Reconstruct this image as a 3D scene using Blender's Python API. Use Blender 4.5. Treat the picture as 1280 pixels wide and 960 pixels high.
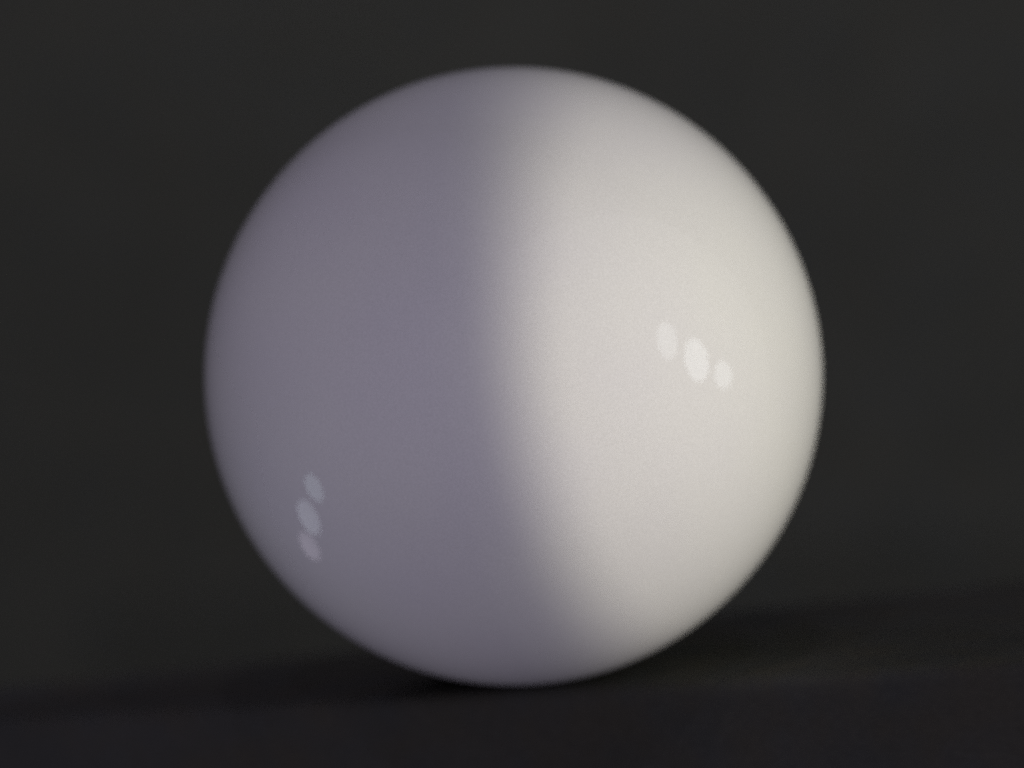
import bpy, bmesh, math
from mathutils import Vector, Matrix

for o in list(bpy.data.objects):
    bpy.data.objects.remove(o)
scene = bpy.context.scene
col = scene.collection
R = 0.02858                                   # a 57 mm ball; its centre is (0, 0, R), table top is z = 0


def frame(loc, x, y, z):
    """4x4 matrix from a location and three axes."""
    m = Matrix.Identity(4)
    for i, a in enumerate((x, y, z)):
        a = Vector(a).normalized()
        for k in range(3):
            m[k][i] = a[k]
    m.translation = Vector(loc)
    return m


# ---------------------------------------------------------------- camera
cam = bpy.data.objects.new('camera', bpy.data.cameras.new('camera'))
col.objects.link(cam)
fwd, right, up = Vector((-.00063, .99743, -.07171)), Vector((.9947, -.00675, -.10257)), Vector((.10279, .07139, .99214))
cam.matrix_world = frame((0, -.34915, .05299), right, up, -fwd)
cam.data.sensor_width = 36
cam.data.lens = 132.95
cam.data.clip_start = .01
cam.data.clip_end = 50
cam.data.dof.use_dof = True
cam.data.dof.focus_distance = .323
cam.data.dof.aperture_fstop = 11.5
scene.camera = cam

# ---------------------------------------------------------------- world, lamps, exposure
world = bpy.data.worlds.new('World')
scene.world = world
world.use_nodes = True
bg = world.node_tree.nodes['Background']
bg.inputs['Color'].default_value = (.93, .9, 1, 1)
bg.inputs['Strength'].default_value = .015

scene.view_settings.view_transform = 'Standard'
scene.view_settings.look = 'None'
scene.view_settings.exposure = 0
scene.view_settings.gamma = 1
scene.view_settings.use_curve_mapping = False
scene.cycles.use_denoising = False             # keep the fine grain of a dim photograph


def area(name, loc, aim, major, size, radiance, color, shape='ELLIPSE'):
    """One-sided area lamp at loc that shines along -aim, with its long axis along major."""
    l = bpy.data.lights.new(name, 'AREA')
    l.shape = shape
    l.size, l.size_y = size
    a = size[0] * size[1] * (math.pi / 4 if shape == 'ELLIPSE' else 1)
    l.energy = radiance * math.pi * a
    l.color = color
    o = bpy.data.objects.new(name, l)
    col.objects.link(o)
    z = Vector(aim).normalized()
    x = Vector(major)
    x = (x - z * x.dot(z)).normalized()
    o.matrix_world = frame(loc, x, z.cross(x), z)
    return o


# three-panel lamp on the right, mirrored in the ball as its highlights
PANEL = 5.2
WARM = (1.0, .95, .79)
COOL = (.845, .78, 1.0)
for loc, aim, major, size, k in (
        ((.481, -.3038, .1103), (.8501, -.507, .1423), (-.0411, .2056, .9778), (.1189, .0813), .8),
        ((.5334, -.2098, .0359), (.941, -.3384, .0107), (-.0673, -.1557, .9855), (.1291, .1006), 1.1),
        ((.5605, -.1006, -.0181), (.9861, -.1427, -.0846), (-.0982, -.913, .396), (.0858, .0737), .85)):
    area('lamp_panel', loc, aim, major, size, PANEL * k, (.9, .96, 1))
def toward(az, el):
    """Direction from the ball: azimuth from the camera side towards the right, elevation, in degrees."""
    a, b = math.radians(az), math.radians(el)
    return Vector((math.sin(a) * math.cos(b), -math.cos(a) * math.cos(b), math.sin(b)))


def fill_point(name, az, el, level, color, dist=1.0):  # added fill light, stands for no visible lamp
    """Point light of no size, so the coat shows no reflection of it; level is the light it lays on a white sheet facing it at the ball."""
    l = bpy.data.lights.new(name, 'POINT')
    l.shadow_soft_size = 0
    l.energy = level * UNIT * dist * dist
    l.color = color
    o = bpy.data.objects.new(name, l)
    col.objects.link(o)
    o.location = Vector((0, 0, R)) + toward(az, el) * dist
    return o


UNIT = 4 * math.pi ** 2
# added narrow spot, right front: its beam edge draws the ball's light-dark boundary
spot = bpy.data.lights.new('added_spot', 'SPOT')
spot.shadow_soft_size = 0  # no size, so it leaves no highlight on the ball
spot.energy = .58 * UNIT * .36
spot.color = WARM
spot.spot_size = 2 * .0552
spot.spot_blend = .416
so = bpy.data.objects.new('added_spot', spot)
col.objects.link(so)
z = Vector((.3841, -.4609, .0210)) - Vector((.0084, .0070, .0297))
x = Vector((0, 0, 1)).cross(z)
so.matrix_world = frame((.3841, -.4609, .0210), x, z.cross(x), z)
fill_point('side_fill', 76, 1.5, .175, WARM)  # added warm fill from the right, no such lamp seen
for az, el in ((96, 14), (106, 20), (92, 28), (114, 32), (96, 42), (108, 50)):
    fill_point('side_fill', az, el, .028, (.92, .97, 1.0))  # added cluster that brightens the upper right edge of the ball
# three small diodes low on the left
LED = .33
for loc, aim, major, size, k, c in (
        ((-.0596, -.0208, .0043), (-.9179, .005, -.3968), (-.3915, -.175, .9034), (.0088, .0076), 1.05, (.75, .9, 1)),
        ((-.0576, -.0104, -.0022), (-.8546, .1946, -.4814), (-.4602, -.7132, .5288), (.0115, .0090), .95, (.8, .88, 1)),
        ((-.0535, -.0004, -.0074), (-.7569, .3747, -.5355), (-.5253, -.8362, .1574), (.0103, .0071), .6, (.9, .82, 1))):
    area('diode', loc, aim, major, size, LED * k, c).data.spread = math.radians(70)
# added cool fill from left, front and above; no such lamps seen
for az, el in ((-40, 42), (-58, 36), (-76, 44), (-44, 60), (-70, 62), (-95, 54)):
    fill_point('cool_fill', az, el, .012, COOL)
for az, el in ((-126, 40), (-138, 46), (-150, 40), (-132, 58)):
    fill_point('cool_fill', az, el, .026, COOL, .42)  # added at the rear left to brighten the table top
for az, el, level in ((-30, -32, .175), (1, 4.5, .105), (8, 62, .045), (34, 56, .03), (-12, 50, .03)):
    fill_point('cool_fill', az, el, level, COOL)


# ---------------------------------------------------------------- materials
def material(name):
    m = bpy.data.materials.new(name)
    m.use_nodes = True
    nt = m.node_tree
    return m, nt, nt.nodes['Principled BSDF']


def node(nt, kind, **inp):
    n = nt.nodes.new(kind)
    for k, v in inp.items():
        n.inputs[k].default_value = v
    return n


def ramp(nt, fac, stops):
    n = nt.nodes.new('ShaderNodeValToRGB')
    e = n.color_ramp.elements
    while len(e) < len(stops):
        e.new(.5)
    for el, (p, c) in zip(e, stops):
        el.position = p
        el.color = (*c, 1)
    nt.links.new(fac, n.inputs['Fac'])
    return n.outputs['Color']


def mix(nt, blend, fac, a, b):
    n = nt.nodes.new('ShaderNodeMix')
    n.data_type = 'RGBA'
    n.blend_type = blend
    n.inputs['Factor'].default_value = fac
    nt.links.new(a, n.inputs['A'])
    nt.links.new(b, n.inputs['B'])
    return n.outputs['Result']


def glaze():
    m, nt, p = material('white_glaze')
    co = nt.nodes.new('ShaderNodeTexCoord').outputs['Object']
    cloud = node(nt, 'ShaderNodeTexNoise', Scale=70.0, Detail=2.0)
    grain = node(nt, 'ShaderNodeTexNoise', Scale=5200.0, Detail=1.0)
    for n in (cloud, grain):
        nt.links.new(co, n.inputs['Vector'])
    base = ramp(nt, cloud.outputs['Fac'], ((.3, (.84, .83, .84)), (.7, (.865, .86, .845))))
    g = ramp(nt, grain.outputs['Fac'], ((.25, (.91, .91, .91)), (.75, (1, 1, 1))))
    nt.links.new(mix(nt, 'MULTIPLY', 1, base, g), p.inputs['Base Color'])
    p.inputs['Specular IOR Level'].default_value = 0
    p.inputs['Roughness'].default_value = 1
    p.inputs['Coat Weight'].default_value = 1
    p.inputs['Coat IOR'].default_value = 1.3
    p.inputs['Coat Roughness'].default_value = 0
    p.inputs['Coat Tint'].default_value = (.80, .80, .80, 1)
    return m


def cloth(name, c0, c1, weave):
    """Dark matte fabric: faint cloudy patches and a fine cross-thread."""
    m, nt, p = material(name)
    tc = nt.nodes.new('ShaderNodeTexCoord').outputs['Object']
    cloud = node(nt, 'ShaderNodeTexNoise', Scale=55.0, Detail=3.0)
    nt.links.new(tc, cloud.inputs['Vector'])
    mp = node(nt, 'ShaderNodeMapping', Scale=weave)
    nt.links.new(tc, mp.inputs['Vector'])
    thread = node(nt, 'ShaderNodeTexNoise', Scale=1.0, Detail=2.0)
    nt.links.new(mp.outputs['Vector'], thread.inputs['Vector'])
    hue = node(nt, 'ShaderNodeTexNoise', Scale=160.0, Detail=2.0)
    nt.links.new(tc, hue.inputs['Vector'])
    base = ramp(nt, cloud.outputs['Fac'], ((.3, c0), (.7, c1)))
    base = mix(nt, 'MULTIPLY', 1, base, ramp(nt, hue.outputs['Fac'], ((.35, (1, .97, .9)), (.65, (.92, .96, 1)))))
    base = mix(nt, 'MULTIPLY', 1, base, ramp(nt, thread.outputs['Fac'], ((.25, (.82, .82, .82)), (.75, (1, 1, 1)))))
    nt.links.new(base, p.inputs['Base Color'])
    p.inputs['Roughness'].default_value = 1
    p.inputs['Specular IOR Level'].default_value = .05
    b = node(nt, 'ShaderNodeBump', Strength=.15, Distance=.0001)
    nt.links.new(thread.outputs['Fac'], b.inputs['Height'])
    nt.links.new(b.outputs['Normal'], p.inputs['Normal'])
    return m


M_BALL = glaze()
M_TABLE = cloth('black_cloth', (.045, .0445, .040), (.053, .0515, .0465), (900, 2600, 2600))
M_DROP = cloth('charcoal_cloth', (.081, .086, .067), (.094, .099, .077), (900, 2600, 2600))


def obj(name, bm, mat, smooth=True):
    me = bpy.data.meshes.new(name)
    bm.to_mesh(me)
    bm.free()
    me.materials.append(mat)
    for f in me.polygons:
        f.use_smooth = smooth
    o = bpy.data.objects.new(name, me)
    col.objects.link(o)
    return o


# ---------------------------------------------------------------- setting: table and backdrop
# dark table: a cloth-covered slab with a rounded rim; back rim y = 35 mm, front rim just before the ball
bm = bmesh.new()
front = lambda x: -.0050 - .30 * x
outline = [(-.062, front(-.062)), (.075, front(.075)), (.075, .0349), (-.062, .0349)]
top = [bm.verts.new((x, y, 0)) for x, y in outline]
bot = [bm.verts.new((x, y, -.09)) for x, y in outline]
bm.faces.new(top)
bm.faces.new(bot[::-1])
for i in range(4):
    j = (i + 1) % 4
    bm.faces.new((top[j], top[i], bot[i], bot[j]))
rim = [e for e in bm.edges if all(v.co.z == 0 for v in e.verts)]
bmesh.ops.bevel(bm, geom=rim, offset=.0012, segments=6, profile=.5, affect='EDGES')
bmesh.ops.recalc_face_normals(bm, faces=bm.faces[:])
table = obj('table', bm, M_TABLE, smooth=False)
table['kind'] = 'structure'

# backdrop: charcoal cloth hanging behind the table with very shallow folds
bm = bmesh.new()
N, K = 60, 40
grid = []
for j in range(K + 1):
    row = []
    for i in range(N + 1):
        x, z = -.5 + .9 * i / N, -.45 + 1.1 * j / K
        y = .42 - .75 * x + .0012 * math.sin(x * 31 + 2 * z) + .0008 * math.sin(x * 67 - 5 * z + 1)
        row.append(bm.verts.new((x, y, z)))
    grid.append(row)
for j in range(K):
    for i in range(N):
        bm.faces.new((grid[j][i], grid[j][i + 1], grid[j + 1][i + 1], grid[j + 1][i]))
drop = obj('backdrop', bm, M_DROP)
drop['kind'] = 'structure'

# ---------------------------------------------------------------- the ball
bm = bmesh.new()
bmesh.ops.create_uvsphere(bm, u_segments=192, v_segments=96, radius=R)
ball = obj('ball', bm, M_BALL)
ball.location = (0, 0, R)
ball['label'] = 'glossy white ball resting on the dark table before a charcoal backdrop'
ball['category'] = 'ball'
